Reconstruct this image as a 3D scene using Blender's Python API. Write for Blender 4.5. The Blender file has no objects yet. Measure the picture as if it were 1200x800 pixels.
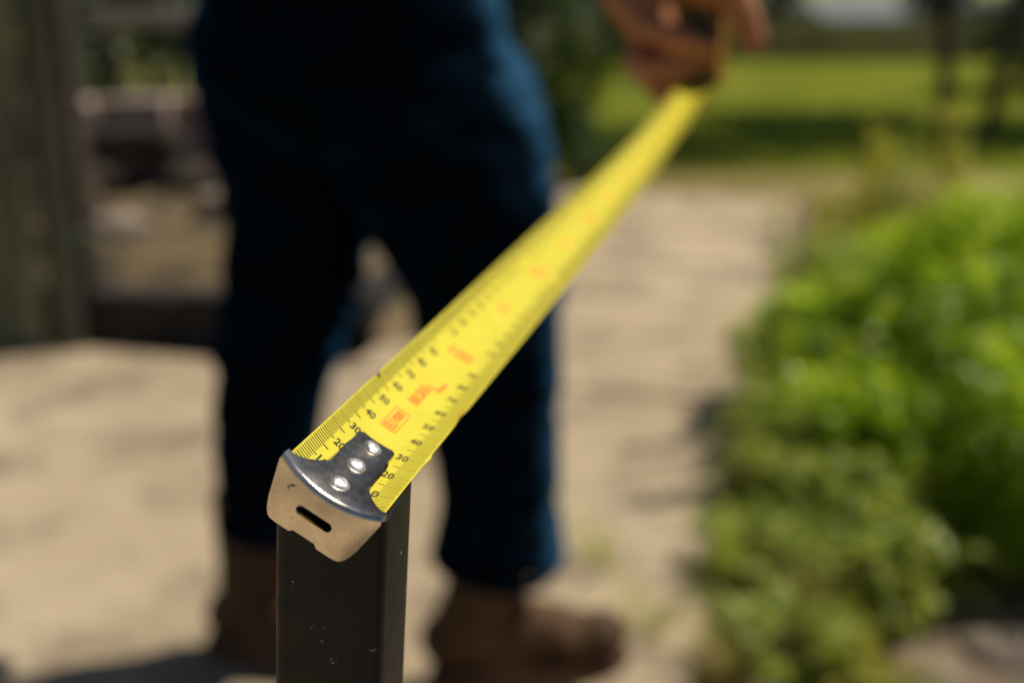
import bpy, bmesh, math, random
import numpy as np
from mathutils import Vector, Matrix, noise, Quaternion

SC = bpy.context.scene
COL = SC.collection
R = math.radians
V = Vector

# ------------------------------------------------------------------ camera
CAMH = 1.09
cam_d = bpy.data.cameras.new('camera')
cam = bpy.data.objects.new('camera', cam_d)
COL.objects.link(cam)
cam.location = (0, 0, CAMH)
cam.rotation_euler = (R(90 - 17.7), 0, 0)
cam_d.sensor_width = 36
cam_d.lens = 42
cam_d.clip_start = 0.01
cam_d.clip_end = 900
cam_d.dof.use_dof = True
cam_d.dof.focus_distance = 0.268
cam_d.dof.aperture_fstop = 5.7
cam_d.dof.aperture_blades = 9
SC.camera = cam

# ------------------------------------------------------------------ sky, sun, exposure
SUN_EL, SUN_AZ = 57.0, 70.0          # azimuth clockwise from +Y
world = bpy.data.worlds.new('World')
SC.world = world
world.use_nodes = True
wn = world.node_tree
bg = wn.nodes['Background']
sky_n = wn.nodes.new('ShaderNodeTexSky')
sky_n.sky_type = 'NISHITA'
sky_n.sun_disc = False
sky_n.sun_elevation = R(SUN_EL)
sky_n.sun_rotation = R(SUN_AZ)
wn.links.new(sky_n.outputs[0], bg.inputs[0])
bg.inputs[1].default_value = 0.05
sun_d = bpy.data.lights.new('sun', 'SUN')
sun_d.energy = 5.0
sun_d.angle = R(0.5)
sun_d.color = (1.0, 0.93, 0.82)
sun = bpy.data.objects.new('sun', sun_d)
COL.objects.link(sun)
to_sun = V((math.cos(R(SUN_EL)) * math.sin(R(SUN_AZ)), math.cos(R(SUN_EL)) * math.cos(R(SUN_AZ)), math.sin(R(SUN_EL))))
sun.rotation_euler = to_sun.to_track_quat('Z', 'Y').to_euler()
sun.location = to_sun * 30
SC.view_settings.view_transform = 'Standard'
SC.view_settings.look = 'None'
SC.view_settings.exposure = -0.04
SC.view_settings.gamma = 1.0
SC.view_settings.use_curve_mapping = False
SC.render.engine = 'CYCLES'
SC.cycles.use_denoising = True
SC.cycles.max_bounces = 8
SC.cycles.diffuse_bounces = 4
SC.cycles.glossy_bounces = 4
SC.cycles.transmission_bounces = 4
SC.cycles.caustics_reflective = False
SC.cycles.caustics_refractive = False

# ------------------------------------------------------------------ helpers
def tag(o, label=None, cat=None, group=None, kind=None):
    if label: o['label'] = label
    if cat: o['category'] = cat
    if group: o['group'] = group
    if kind: o['kind'] = kind
    return o

def link(name, me, mat=None, parent=None):
    o = bpy.data.objects.new(name, me)
    COL.objects.link(o)
    if mat is not None:
        me.materials.clear(); me.materials.append(mat)
    if parent is not None:
        o.parent = parent
        o.matrix_parent_inverse = Matrix.Translation(-V(parent.location)) if parent.parent is None else Matrix.Identity(4)
        if parent.parent is not None:
            o.matrix_parent_inverse = Matrix.Identity(4)
    return o

def empty(name, loc, label, cat, group=None):
    o = bpy.data.objects.new(name, None)
    o.empty_display_size = 0.05
    COL.objects.link(o)
    o.location = loc
    return tag(o, label, cat, group)

def mesh(name, verts, faces, smooth=False):
    me = bpy.data.meshes.new(name)
    me.from_pydata([tuple(v) for v in verts], [], faces)
    if smooth:
        me.polygons.foreach_set('use_smooth', [True] * len(me.polygons))
    me.update()
    return me

def bm_mesh(bm, name, smooth=False):
    me = bpy.data.meshes.new(name)
    bm.normal_update()
    bm.to_mesh(me); bm.free()
    if smooth:
        me.polygons.foreach_set('use_smooth', [True] * len(me.polygons))
    return me

def baked(ob):
    """evaluated mesh of ob with its modifiers; ob is removed"""
    dg = bpy.context.evaluated_depsgraph_get()
    dg.update()
    me = bpy.data.meshes.new_from_object(ob.evaluated_get(dg))
    old = ob.data
    bpy.data.objects.remove(ob)
    return me

def box_bm(size, loc=(0, 0, 0), bevel=0.0, rot=None, seg=2, jitter=0.0, rng=None):
    bm = bmesh.new()
    bmesh.ops.create_cube(bm, size=1.0)
    for v in bm.verts:
        v.co = V((v.co.x * size[0], v.co.y * size[1], v.co.z * size[2]))
        if jitter and rng:
            v.co += V((rng.uniform(-1, 1), rng.uniform(-1, 1), rng.uniform(-1, 1))) * jitter
    if bevel:
        bmesh.ops.bevel(bm, geom=bm.edges[:], offset=bevel, segments=seg, affect='EDGES', profile=0.5)
    m = Matrix.Translation(V(loc))
    if rot is not None:
        m = m @ rot
    bmesh.ops.transform(bm, matrix=m, verts=bm.verts)
    return bm

def blob(bm, p, r, scale=(1, 1, 1), rot=None, sub=2):
    m = Matrix.Translation(V(p))
    if rot is not None: m = m @ rot.to_matrix().to_4x4()
    m = m @ Matrix.Diagonal((r * scale[0], r * scale[1], r * scale[2], 1))
    bmesh.ops.create_icosphere(bm, subdivisions=sub, radius=1.0, matrix=m)

def cone(bm, p, q, r1, r2, seg=14):
    p, q = V(p), V(q)
    d = q - p
    if d.length < 1e-6: return
    m = Matrix.Translation((p + q) / 2) @ d.to_track_quat('Z', 'Y').to_matrix().to_4x4()
    bmesh.ops.create_cone(bm, cap_ends=True, segments=seg, radius1=r1, radius2=r2, depth=d.length, matrix=m)

def chain(bm, pts, rads, open_end=False, open_start=False):
    n = len(pts)
    for i in range(n):
        if (i == n - 1 and open_end) or (i == 0 and open_start): continue
        blob(bm, pts[i], rads[i])
    for i in range(n - 1):
        cone(bm, pts[i], pts[i + 1], rads[i], rads[i + 1])

def remesh(bm, voxel, smooth=2, name='m'):
    me = bm_mesh(bm, name)
    ob = bpy.data.objects.new('tmp', me); COL.objects.link(ob)
    m = ob.modifiers.new('r', 'REMESH'); m.mode = 'VOXEL'; m.voxel_size = voxel; m.use_smooth_shade = True
    if smooth:
        s = ob.modifiers.new('s', 'SMOOTH'); s.factor = 0.5; s.iterations = smooth
    out = baked(ob)
    out.name = name
    return out

def displace(me, fn):
    me.update()
    nor = [v.normal.copy() for v in me.vertices]
    for v, n in zip(me.vertices, nor):
        v.co = v.co + n * fn(v.co)
    me.update()

def tube_mesh(name, pts, rads, seg=8, wob=0.0, seed=0):
    """closed tapered tube along pts"""
    rng = random.Random(seed)
    verts, faces = [], []
    n = len(pts)
    for i, p in enumerate(pts):
        p = V(p)
        d = (V(pts[min(i + 1, n - 1)]) - V(pts[max(i - 1, 0)])).normalized()
        a = d.orthogonal().normalized() if i == 0 else (a - d * a.dot(d)).normalized()
        b = d.cross(a)
        for k in range(seg):
            t = 2 * math.pi * k / seg
            rr = rads[i] * (1 + wob * rng.uniform(-1, 1))
            verts.append(p + (a * math.cos(t) + b * math.sin(t)) * rr)
    for i in range(n - 1):
        for k in range(seg):
            k2 = (k + 1) % seg
            faces.append((i * seg + k, i * seg + k2, (i + 1) * seg + k2, (i + 1) * seg + k))
    faces.append(tuple(range(seg))[::-1])
    faces.append(tuple((n - 1) * seg + k for k in range(seg)))
    return mesh(name, verts, faces, True)

# ------------------------------------------------------------------ materials
def new_mat(name):
    m = bpy.data.materials.new(name); m.use_nodes = True
    nt = m.node_tree
    b = nt.nodes['Principled BSDF']
    return m, nt, b

def coords(nt, kind='Object', scale=(1, 1, 1)):
    tc = nt.nodes.new('ShaderNodeTexCoord')
    mp = nt.nodes.new('ShaderNodeMapping')
    mp.inputs['Scale'].default_value = scale
    nt.links.new(tc.outputs[kind], mp.inputs[0])
    return mp.outputs[0]

def nz(nt, vec, scale, detail=4, rough=0.6):
    n = nt.nodes.new('ShaderNodeTexNoise')
    n.inputs['Scale'].default_value = scale
    n.inputs['Detail'].default_value = detail
    n.inputs['Roughness'].default_value = rough
    nt.links.new(vec, n.inputs['Vector'])
    return n.outputs['Fac']

def ramp(nt, fac, stops):
    r = nt.nodes.new('ShaderNodeValToRGB')
    e = r.color_ramp.elements
    while len(e) < len(stops): e.new(0.5)
    for el, (p, c) in zip(e, stops):
        el.position = p
        el.color = (c[0], c[1], c[2], 1) if not isinstance(c, float) else (c, c, c, 1)
    nt.links.new(fac, r.inputs[0])
    return r.outputs[0]

def mix(nt, fac, a, b):
    m = nt.nodes.new('ShaderNodeMix'); m.data_type = 'RGBA'
    def put(s, v):
        if isinstance(v, (tuple, list)): s.default_value = (v[0], v[1], v[2], 1)
        elif isinstance(v, (int, float)): s.default_value = v
        else: nt.links.new(v, s)
    put(m.inputs[0], fac); put(m.inputs[6], a); put(m.inputs[7], b)
    return m.outputs[2]

def bump(nt, b, h, strength=0.3, dist=0.01):
    bp = nt.nodes.new('ShaderNodeBump')
    bp.inputs['Strength'].default_value = strength
    bp.inputs['Distance'].default_value = dist
    nt.links.new(h, bp.inputs['Height'])
    nt.links.new(bp.outputs[0], b.inputs['Normal'])

def rand_obj(nt):
    return nt.nodes.new('ShaderNodeObjectInfo').outputs['Random']

def rough_mat(name, c1, c2, scale, rough=0.85, bump_s=0.3, bump_d=0.01, fine=8.0, var=0.0, kind='Object', stretch=(1, 1, 1)):
    m, nt, b = new_mat(name)
    v = coords(nt, kind, stretch)
    f = nz(nt, v, scale, 6)
    c = ramp(nt, f, [(0.32, c1), (0.68, c2)])
    if var:
        c = mix(nt, rand_obj(nt), c, tuple(max(0, x * (1 - var)) for x in c1)) if False else c
        hsv = nt.nodes.new('ShaderNodeHueSaturation')
        mr = nt.nodes.new('ShaderNodeMapRange')
        nt.links.new(rand_obj(nt), mr.inputs[0])
        mr.inputs[3].default_value = 1 - var; mr.inputs[4].default_value = 1 + var
        nt.links.new(mr.outputs[0], hsv.inputs['Value'])
        nt.links.new(c, hsv.inputs['Color'])
        c = hsv.outputs[0]
    nt.links.new(c, b.inputs['Base Color'])
    b.inputs['Roughness'].default_value = rough
    if bump_s:
        bump(nt, b, nz(nt, v, scale * fine, 5), bump_s, bump_d)
    return m

def leaf_mat(name, c1, c2, trans=0.45, rough=0.45):
    m, nt, b = new_mat(name)
    v = coords(nt)
    f = nz(nt, v, 9, 3)
    g = nt.nodes.new('ShaderNodeNewGeometry')
    add = nt.nodes.new('ShaderNodeMath'); add.operation = 'ADD'
    sc = nt.nodes.new('ShaderNodeMath'); sc.operation = 'MULTIPLY'; sc.inputs[1].default_value = 0.6
    nt.links.new(g.outputs['Random Per Island'], sc.inputs[0])
    nt.links.new(sc.outputs[0], add.inputs[0]); nt.links.new(f, add.inputs[1])
    c = ramp(nt, add.outputs[0], [(0.45, c1), (1.0, c2)])
    nt.links.new(c, b.inputs['Base Color'])
    b.inputs['Roughness'].default_value = rough
    tr = nt.nodes.new('ShaderNodeBsdfTranslucent')
    bright = mix(nt, 0.5, c, tuple(min(1, x * 1.6) for x in c2))
    nt.links.new(bright, tr.inputs['Color'])
    ms = nt.nodes.new('ShaderNodeMixShader'); ms.inputs[0].default_value = trans
    nt.links.new(b.outputs[0], ms.inputs[1]); nt.links.new(tr.outputs[0], ms.inputs[2])
    nt.links.new(ms.outputs[0], nt.nodes['Material Output'].inputs['Surface'])
    return m

M = {}
# concrete: warm pale, mottled, with darker stains
def concrete_mat():
    m, nt, b = new_mat('concrete')
    v = coords(nt)
    big = nz(nt, v, 1.3, 5, 0.65)
    fine = nz(nt, v, 38, 6, 0.7)
    c = ramp(nt, big, [(0.30, (0.29, 0.215, 0.125)), (0.50, (0.41, 0.315, 0.195)), (0.68, (0.52, 0.415, 0.28))])
    dk = ramp(nt, nz(nt, v, 3.1, 8, 0.72), [(0.39, 0.0), (0.53, 1.0)])
    c = mix(nt, dk, (0.19, 0.14, 0.085), c)
    c = mix(nt, ramp(nt, fine, [(0.3, 0.0), (0.7, 0.35)]), c, (0.52, 0.41, 0.27))
    hsv = nt.nodes.new('ShaderNodeHueSaturation')
    mr = nt.nodes.new('ShaderNodeMapRange'); nt.links.new(rand_obj(nt), mr.inputs[0])
    mr.inputs[3].default_value = 0.9; mr.inputs[4].default_value = 1.06
    nt.links.new(mr.outputs[0], hsv.inputs['Value']); nt.links.new(c, hsv.inputs['Color'])
    nt.links.new(hsv.outputs[0], b.inputs['Base Color'])
    b.inputs['Roughness'].default_value = 0.85
    bump(nt, b, fine, 0.35, 0.006)
    return m
M['concrete'] = concrete_mat()
M['soil'] = rough_mat('soil', (0.12, 0.085, 0.055), (0.29, 0.215, 0.14), 5, 0.95, 0.8, 0.03)
M['tan_soil'] = rough_mat('tan_soil', (0.045, 0.032, 0.016), (0.27, 0.19, 0.09), 5, 0.95, 0.9, 0.03)
M['lawn'] = rough_mat('lawn_ground', (0.15, 0.17, 0.02), (0.27, 0.27, 0.05), 1.2, 0.95, 0.5, 0.02)
M['dry_verge'] = rough_mat('dry_verge', (0.19, 0.16, 0.045), (0.31, 0.24, 0.085), 2.2, 0.95, 0.5, 0.02)
M['road'] = rough_mat('road', (0.11, 0.125, 0.13), (0.16, 0.175, 0.18), 2, 0.8, 0.2, 0.01)
M['grass'] = leaf_mat('grass_blades', (0.18, 0.24, 0.012), (0.40, 0.44, 0.045), 0.45, 0.5)
M['dry_grass'] = leaf_mat('dry_grass', (0.20, 0.17, 0.04), (0.40, 0.33, 0.10), 0.3, 0.6)
M['leaf'] = leaf_mat('bush_leaf', (0.15, 0.26, 0.008), (0.44, 0.56, 0.03), 0.55, 0.33)
M['leaf_weed'] = leaf_mat('weed_leaf', (0.16, 0.22, 0.02), (0.42, 0.48, 0.08), 0.52, 0.4)
M['leaf_yellow'] = leaf_mat('yellow_weed', (0.17, 0.18, 0.015), (0.48, 0.45, 0.05), 0.45, 0.5)
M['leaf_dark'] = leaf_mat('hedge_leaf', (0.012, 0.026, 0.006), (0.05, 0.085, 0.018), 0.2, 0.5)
M['leaf_mid'] = leaf_mat('shrub_leaf', (0.035, 0.075, 0.01), (0.12, 0.19, 0.03), 0.3, 0.5)
M['stem'] = rough_mat('stem', (0.06, 0.08, 0.025), (0.13, 0.14, 0.05), 20, 0.8, 0.2)
M['bark'] = rough_mat('bark', (0.025, 0.018, 0.012), (0.075, 0.055, 0.04), 9, 0.95, 0.9, 0.02, stretch=(1, 1, 0.25))
M['sleeper'] = rough_mat('charcoal_timber', (0.008, 0.0075, 0.007), (0.026, 0.023, 0.021), 7, 0.85, 0.7, 0.01)
M['board'] = rough_mat('weathered_board', (0.035, 0.041, 0.025), (0.15, 0.16, 0.10), 5, 0.85, 0.6, 0.006, var=0.8, stretch=(6, 6, 0.5))
M['rail_wood'] = rough_mat('grey_timber', (0.25, 0.21, 0.16), (0.42, 0.37, 0.30), 6, 0.9, 0.6, 0.006, stretch=(0.5, 6, 6))
M['olive_board'] = rough_mat('olive_board', (0.21, 0.19, 0.09), (0.32, 0.29, 0.16), 3, 0.9, 0.5, 0.006, var=0.2)
M['paver'] = rough_mat('pinkish_block', (0.30, 0.21, 0.16), (0.46, 0.35, 0.28), 6, 0.9, 0.5, 0.006, var=0.15)
M['rock'] = rough_mat('rock', (0.13, 0.10, 0.075), (0.30, 0.24, 0.18), 5, 0.95, 0.8, 0.02, var=0.25)

# ------------------------------------------------------------------ the setting
def structure(name, me, mat, parent=None):
    o = link(name, me, mat, parent)
    if parent is None: o['kind'] = 'structure'
    return o

def grid_mesh(name, x0, x1, y0, y1, nx, ny, zf):
    vs = [(x0 + (x1 - x0) * i / nx, y0 + (y1 - y0) * j / ny, 0) for j in range(ny + 1) for i in range(nx + 1)]
    vs = [(x, y, zf(x, y)) for x, y, _ in vs]
    fs = [(j * (nx + 1) + i, j * (nx + 1) + i + 1, (j + 1) * (nx + 1) + i + 1, (j + 1) * (nx + 1) + i) for j in range(ny) for i in range(nx)]
    return mesh(name, vs, fs, True)

GZ = -0.045
ground_soil = structure('ground', mesh('ground', [(-400, -400, GZ), (400, -400, GZ), (400, 400, GZ), (-400, 400, GZ)], [(0, 1, 2, 3)]), M['soil'])
lawn = structure('lawn', grid_mesh('lawn', -60, 60, 5.82, 24, 60, 12, lambda x, y: GZ + 0.012), M['lawn'])
far_lawn = structure('far_verge', grid_mesh('verge', -60, 60, 40.5, 90, 4, 4, lambda x, y: GZ + 0.012), M['lawn'])
road = structure('road', grid_mesh('road', -200, 200, 24.6, 40, 4, 2, lambda x, y: GZ + 0.008), M['road'])

# path frame: right edge starts at PA and runs along PD
PA, PD = V((0.297, 1.638)), V((0.2575, 0.9663))
PN = V((-PD.y, PD.x))             # to the left
def pp(u, v, z=0.0):
    q = PA + PD * u + PN * v
    return V((q.x, q.y, z))
def slab(name, quad, mat, parent, top=0.0, thick=0.09, seed=0):
    """a slab with chamfered, slightly crumbled edges; quad counter-clockwise"""
    rng = random.Random(seed)
    c = sum((V(q) for q in quad), V((0, 0, 0))) / 4
    ring = []
    for i in range(4):
        a, b = V(quad[i]), V(quad[(i + 1) % 4])
        n = max(4, int((b - a).length / 0.12))
        for k in range(n):
            p = a.lerp(b, k / n)
            p += (c - p).normalized() * abs(rng.gauss(0, 0.004))
            ring.append(p)
    n = len(ring)
    vs, fs = [], []
    for lev, (ins, z) in enumerate([(0, top - thick), (0, top - 0.012), (0.010, top)]):
        for p in ring:
            d = (c - p); d.z = 0; d.normalize()
            vs.append(V((p.x, p.y, z)) + d * ins)
    for l in range(2):
        for i in range(n):
            j = (i + 1) % n
            fs.append((l * n + i, l * n + j, (l + 1) * n + j, (l + 1) * n + i))
    fs.append(tuple(2 * n + i for i in range(n)))
    return link(name, mesh(name, vs, fs), mat, parent)

path = structure('path', mesh('path_bed', [pp(-6, 6, -0.03), pp(-6, 0.06, -0.03), pp(4.18, 0.06, -0.03), pp(4.18, 1.05, -0.03), pp(1.4, 1.1, -0.03), pp(1.4, 6, -0.03)], [(0, 1, 2, 3, 4, 5)]), M['soil'])
j = 0.012
us = [-6, -4.2, -2.4, -0.75, 1.28]
k = 0
for a, b in zip(us[:-1], us[1:]):
    for v0, v1 in ((0, 3.1), (3.1, 6.2)):
        slab('concrete_slab', [pp(a + j, v0 + j), pp(b - j, v0 + j), pp(b - j, v1 - j), pp(a + j, v1 - j)], M['concrete'], path, seed=k); k += 1
for a, b in ((1.28, 2.72), (2.72, 4.2)):
    slab('concrete_slab', [pp(a + j, j), pp(b - j, j), pp(b - j, 1.13), pp(a + j, 1.13)], M['concrete'], path, seed=k); k += 1

# raised bed on the left: a mound of tan soil held by charcoal sleepers
def mound_z(x, y):
    cx, cy = -1.25, 4.25
    e = math.exp(-((x - cx) / 1.15) ** 4 - ((y - cy) / 0.85) ** 4)
    return GZ - 0.03 + e * (0.30 + 0.10 * noise.noise(V((x * 2.2, y * 2.2, 1.3))) + 0.04 * noise.noise(V((x * 8, y * 8, 4)))) + 0.012 * noise.noise(V((x * 22, y * 22, 2)))
structure('soil_mound', grid_mesh('mound', -3.2, 0.0, 3.40, 5.7, 90, 66, mound_z), M['tan_soil'])

# ------------------------------------------------------------------ foliage
def leaf_cloud(name, clumps, n, size, seed, up=0.5, aspect=0.45, spread=1.0, zmin=None):
    """n folded leaves scattered round clump centres [(x,y,z,rx,ry,rz), ...]; one mesh"""
    r = np.random.default_rng(seed)
    cl = np.array(clumps, float)
    w = cl[:, 3] * cl[:, 4] * cl[:, 5]; w = w ** (2 / 3); w /= w.sum()
    idx = r.choice(len(cl), n, p=w)
    d = r.normal(size=(n, 3)); d /= np.linalg.norm(d, axis=1)[:, None]
    rad = r.random(n) ** 0.42
    P = cl[idx, :3] + d * rad[:, None] * cl[idx, 3:6] * spread
    if zmin is not None: P[:, 2] = np.maximum(P[:, 2], zmin + r.random(n) * 0.03)
    nrm = d * 0.6 + r.normal(size=(n, 3)) * 0.55 + np.array([0, 0, up])
    nrm /= np.linalg.norm(nrm, axis=1)[:, None]
    ax = np.cross(nrm, r.normal(size=(n, 3))); ax /= np.linalg.norm(ax, axis=1)[:, None]
    bx = np.cross(nrm, ax)
    L = size * (0.6 + 0.8 * r.random(n))[:, None]; Wd = L * aspect * (0.7 + 0.5 * r.random(n))[:, None]
    base = P - ax * L * 0.5
    tip = P + ax * L * 0.5 - nrm * L * 0.18
    lf = P + bx * Wd * 0.5 + nrm * L * 0.10
    rt = P - bx * Wd * 0.5 + nrm * L * 0.10
    vs = np.stack([base, rt, tip, lf], 1).reshape(-1, 3)
    i = np.arange(n) * 4
    tris = np.stack([i, i + 1, i + 2, i, i + 2, i + 3], 1).reshape(-1, 3)
    me = bpy.data.meshes.new(name)
    me.vertices.add(len(vs)); me.vertices.foreach_set('co', vs.astype(np.float32).ravel())
    me.loops.add(tris.size); me.loops.foreach_set('vertex_index', tris.astype(np.int32).ravel())
    me.polygons.add(len(tris)); me.polygons.foreach_set('loop_start', (np.arange(len(tris)) * 3).astype(np.int32))
    me.update(calc_edges=True); me.validate()
    return me

def clumps_in(c, r, h, n, seed, cr=0.35):
    rng = random.Random(seed)
    out = []
    for i in range(n):
        a = rng.uniform(0, 2 * math.pi); q = math.sqrt(rng.random())
        z = rng.uniform(0.12, 1.0)
        prof = math.sqrt(max(0.05, 1 - ((z - 0.4) / 0.65) ** 2))
        rr = cr * rng.uniform(0.6, 1.25)
        out.append((c[0] + math.cos(a) * r * q * prof * 0.85, c[1] + math.sin(a) * r * q * prof * 0.85, c[2] + z * h * 0.88, rr * r, rr * r, rr * h * 0.6))
    return out

def frond_cloud(name, c, r, h, n, seed, leaf=.036):
    """n arching feathery fronds, each a row of narrow leaflets on both sides of its rib"""
    q = np.random.default_rng(seed)
    vs, fs = [], []
    for i in range(n):
        a = q.uniform(0, 2 * math.pi); rr = math.sqrt(q.random())
        z = q.uniform(.08, .92)
        prof = math.sqrt(max(.08, 1 - ((z - .35) / .75) ** 2))
        st = np.array([c[0] + math.cos(a) * r * rr * prof * .78, c[1] + math.sin(a) * r * rr * prof * .78, c[2] + z * h * .82])
        a2 = a + q.normal() * .7
        out = np.array([math.cos(a2), math.sin(a2), 0.0])
        L = q.uniform(.10, .21) * (.6 + .4 * h / .6)
        rise = q.uniform(.35, 1.1)
        side = np.array([-out[1], out[0], 0.0])
        roll = q.normal() * .5
        m = 9
        for k in range(m):
            t = (k + 1) / m
            p = st + out * L * t * .85 + np.array([0, 0, L * (rise * t - .75 * t * t)])
            tang = out * .85 + np.array([0, 0, rise - 1.5 * t]); tang /= np.linalg.norm(tang)
            up = np.cross(side, tang); up = up * math.cos(roll) + side * math.sin(roll)
            sd = np.cross(tang, up)
            ll = leaf * (1.15 - .75 * t) * q.uniform(.75, 1.25)
            for sg in (-1, 1):
                d = sd * sg * .85 + tang * .55 + up * q.normal() * .25
                d /= np.linalg.norm(d)
                w = np.cross(d, up); w /= max(1e-6, np.linalg.norm(w)); w = w * ll * .20
                k0 = len(vs)
                vs += [p, p + d * ll * .45 + w, p + d * ll - up * ll * .15, p + d * ll * .45 - w]
                fs.append((k0, k0 + 1, k0 + 2, k0 + 3))
    return mesh(name, vs, fs)

def shrub(name, label, cat, c, r, h, n, size, mat, seed, group=None, stems=5, ncl=16, aspect=0.45, cr=0.35, stem_mat='stem', fronds=0, frond_leaf=.036):
    rng = random.Random(seed * 7 + 1)
    o = empty(name, (c[0], c[1], c[2]), label, cat, group)
    cl = clumps_in(c, r, h, ncl, seed, cr)
    link('leaves', leaf_cloud('leaves', cl, n, size, seed, aspect=aspect, zmin=c[2] + 0.01), M[mat], o)
    if fronds: link('fronds', frond_cloud('fronds', c, r, h, fronds, seed + 500, frond_leaf), M[mat], o)
    for s in range(stems):
        t = cl[rng.randrange(len(cl))]
        b = V((c[0] + rng.uniform(-.08, .08) * r, c[1] + rng.uniform(-.08, .08) * r, c[2] - 0.02))
        e = V(t[:3])
        mid = b.lerp(e, 0.5) + V((rng.uniform(-.1, .1) * r, rng.uniform(-.1, .1) * r, 0.1 * h))
        r0 = max(0.003, 0.014 * h)
        link('stem', tube_mesh('stem', [b, b.lerp(mid, .5) + V((0, 0, .03 * h)), mid, e], [r0, r0 * .85, r0 * .65, r0 * .3], 6), M[stem_mat], o)
    return o

g_b = 'leafy bushes beside the path'
bush = [
 ('tall rounded bright green bush, largest and sunniest of the bushes at right', (1.14, 2.62, GZ), .44, .66, 4950, .040),
 ('bright green bush leaning over the path edge at right', (.82, 2.80, GZ), .25, .44, 2070, .036),
 ('green bush with dark hollow beneath it at the right edge', (1.12, 2.12, GZ), .28, .52, 2070, .040),
 ('broad green bush behind the largest bush, far right', (1.75, 3.30, GZ), .52, .60, 3375, .042),
 ('green bush rising behind the path edge bush, right of path', (1.22, 3.35, GZ), .32, .46, 2340, .038),
 ('small loose green bush in front of the path edge bush', (.74, 2.36, GZ), .19, .38, 1170, .034),
]
for i, (lb, c, r, h, n, s) in enumerate(bush):
    shrub('leafy_bush', lb, 'bush', c, r, h, n, s, 'leaf', 11 + i, g_b, stems=7, ncl=30, cr=.28, aspect=.36, fronds=int(1500 * r), frond_leaf=.040)
weeds = [
 ('low pale green weed with broad leaves at bottom right of the path', (.70, 1.93, GZ), .12, .22, 500, .05, 'leaf_weed'),
 ('low weed clump hugging the path edge near the boot', (.47, 1.98, GZ), .11, .17, 600, .03, 'leaf_weed'),
 ('short weed clump at the bottom edge beside the path', (.45, 1.72, GZ), .10, .14, 500, .03, 'leaf_weed'),
 ('feathery weed between path edge and small loose bush', (.56, 2.25, GZ), .12, .26, 800, .032, 'leaf_weed'),
 ('yellowish low weed at the bottom edge, right of the path', (.56, 1.69, GZ), .06, .13, 160, .035, 'leaf_yellow'),
 ('leafy weed in front of the dark hollow under the bush', (.66, 2.10, GZ), .11, .25, 600, .04, 'leaf_weed'),
 ('small weed at the path edge below the leaning bush', (.60, 2.55, GZ), .09, .22, 500, .035, 'leaf_weed'),
 ('low weed at the far end of the path edge', (1.12, 4.05, GZ), .16, .25, 900, .035, 'leaf_weed'),
 ('low olive weed near the far right corner of the path', (1.50, 5.15, GZ), .22, .20, 900, .035, 'leaf_yellow'),
 ('low olive weed before the tall yellow weeds', (1.33, 4.62, GZ), .17, .18, 800, .035, 'leaf_yellow'),
]
for i, (lb, c, r, h, n, s, mt) in enumerate(weeds):
    shrub('weed', lb, 'weed', c, r, h, n, s, mt, 41 + i, 'weeds along the path', stems=3, ncl=9, aspect=.4, fronds=int(n * .09), frond_leaf=.032)
for i, (lb, c, h) in enumerate([('tall yellow green flowering weed standing above the bushes, left of its twin', (1.43, 4.45, GZ), .62), ('tall yellow green flowering weed standing above the bushes, right of its twin', (1.70, 4.75, GZ), .64)]):
    shrub('tall_weed', lb, 'weed', c, .17, h, 620, .035, 'leaf_yellow', 61 + i, 'yellow weeds above the bushes', stems=6, ncl=9, cr=.4)

def stalk(label, c, h, seed):
    rng = random.Random(seed)
    o = empty('weed_stalk', c, label, 'weed', 'thin stalks among the bushes')
    b = V(c); top = b + V((rng.uniform(-.08, .08), rng.uniform(-.08, .08), h))
    pts = [b, b.lerp(top, .5) + V((rng.uniform(-.03, .03), 0, 0)), top]
    link('stem', tube_mesh('stem', pts, [.004, .003, .0015], 6), M['stem'], o)
    cl = [(*(b.lerp(top, t)), .035, .035, .04) for t in (.45, .6, .72, .84, .95)]
    link('leaves', leaf_cloud('leaves', cl, 110, .035, seed, aspect=.3), M['leaf_weed'], o)
for i, (c, h, w_) in enumerate([((.66, 2.75, GZ), .60, 'leaning over the path beside the path edge bush'), ((.96, 3.05, GZ), .66, 'behind the path edge bush'), ((1.30, 2.95, GZ), .78, 'above the largest bush'), ((.55, 2.42, GZ), .40, 'at the path edge before the small loose bush'), ((1.62, 3.0, GZ), .80, 'above the broad bush')]):
    stalk('thin leafy weed stalk ' + w_, c, h, 700 + i)

def grass_tuft(label, c, h, n, spread, seed, mat='grass', group='grass tufts in the concrete'):
    rng = random.Random(seed)
    vs, fs = [], []
    for i in range(n):
        b = V((c[0] + rng.gauss(0, spread), c[1] + rng.gauss(0, spread), c[2]))
        a = rng.uniform(0, 6.283); L = h * rng.uniform(.5, 1.1)
        out = V((math.cos(a), math.sin(a), 0)); side = V((-out.y, out.x, 0)) * 0.0028
        k0 = len(vs)
        for t in (0, .35, .7):
            p = b + out * (L * .5 * t * t) + V((0, 0, L * t * (1 - .2 * t)))
            w = 1 - t * .6
            vs += [p - side * w, p + side * w]
        vs.append(b + out * L * .5 + V((0, 0, L * .78)))
        fs += [(k0, k0 + 1, k0 + 3, k0 + 2), (k0 + 2, k0 + 3, k0 + 5, k0 + 4), (k0 + 4, k0 + 5, k0 + 6)]
    o = link('grass_tuft', mesh('grass_tuft', vs, fs), M[mat])
    return tag(o, label, 'grass', group)
grass_tuft('wispy grass tuft on the path right of the boot toe', (.23, 1.80, GZ), .26, 26, .02, 1)
grass_tuft('wispy grass tuft on the path behind the boot toe', (.17, 2.05, GZ), .24, 22, .02, 2)
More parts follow.
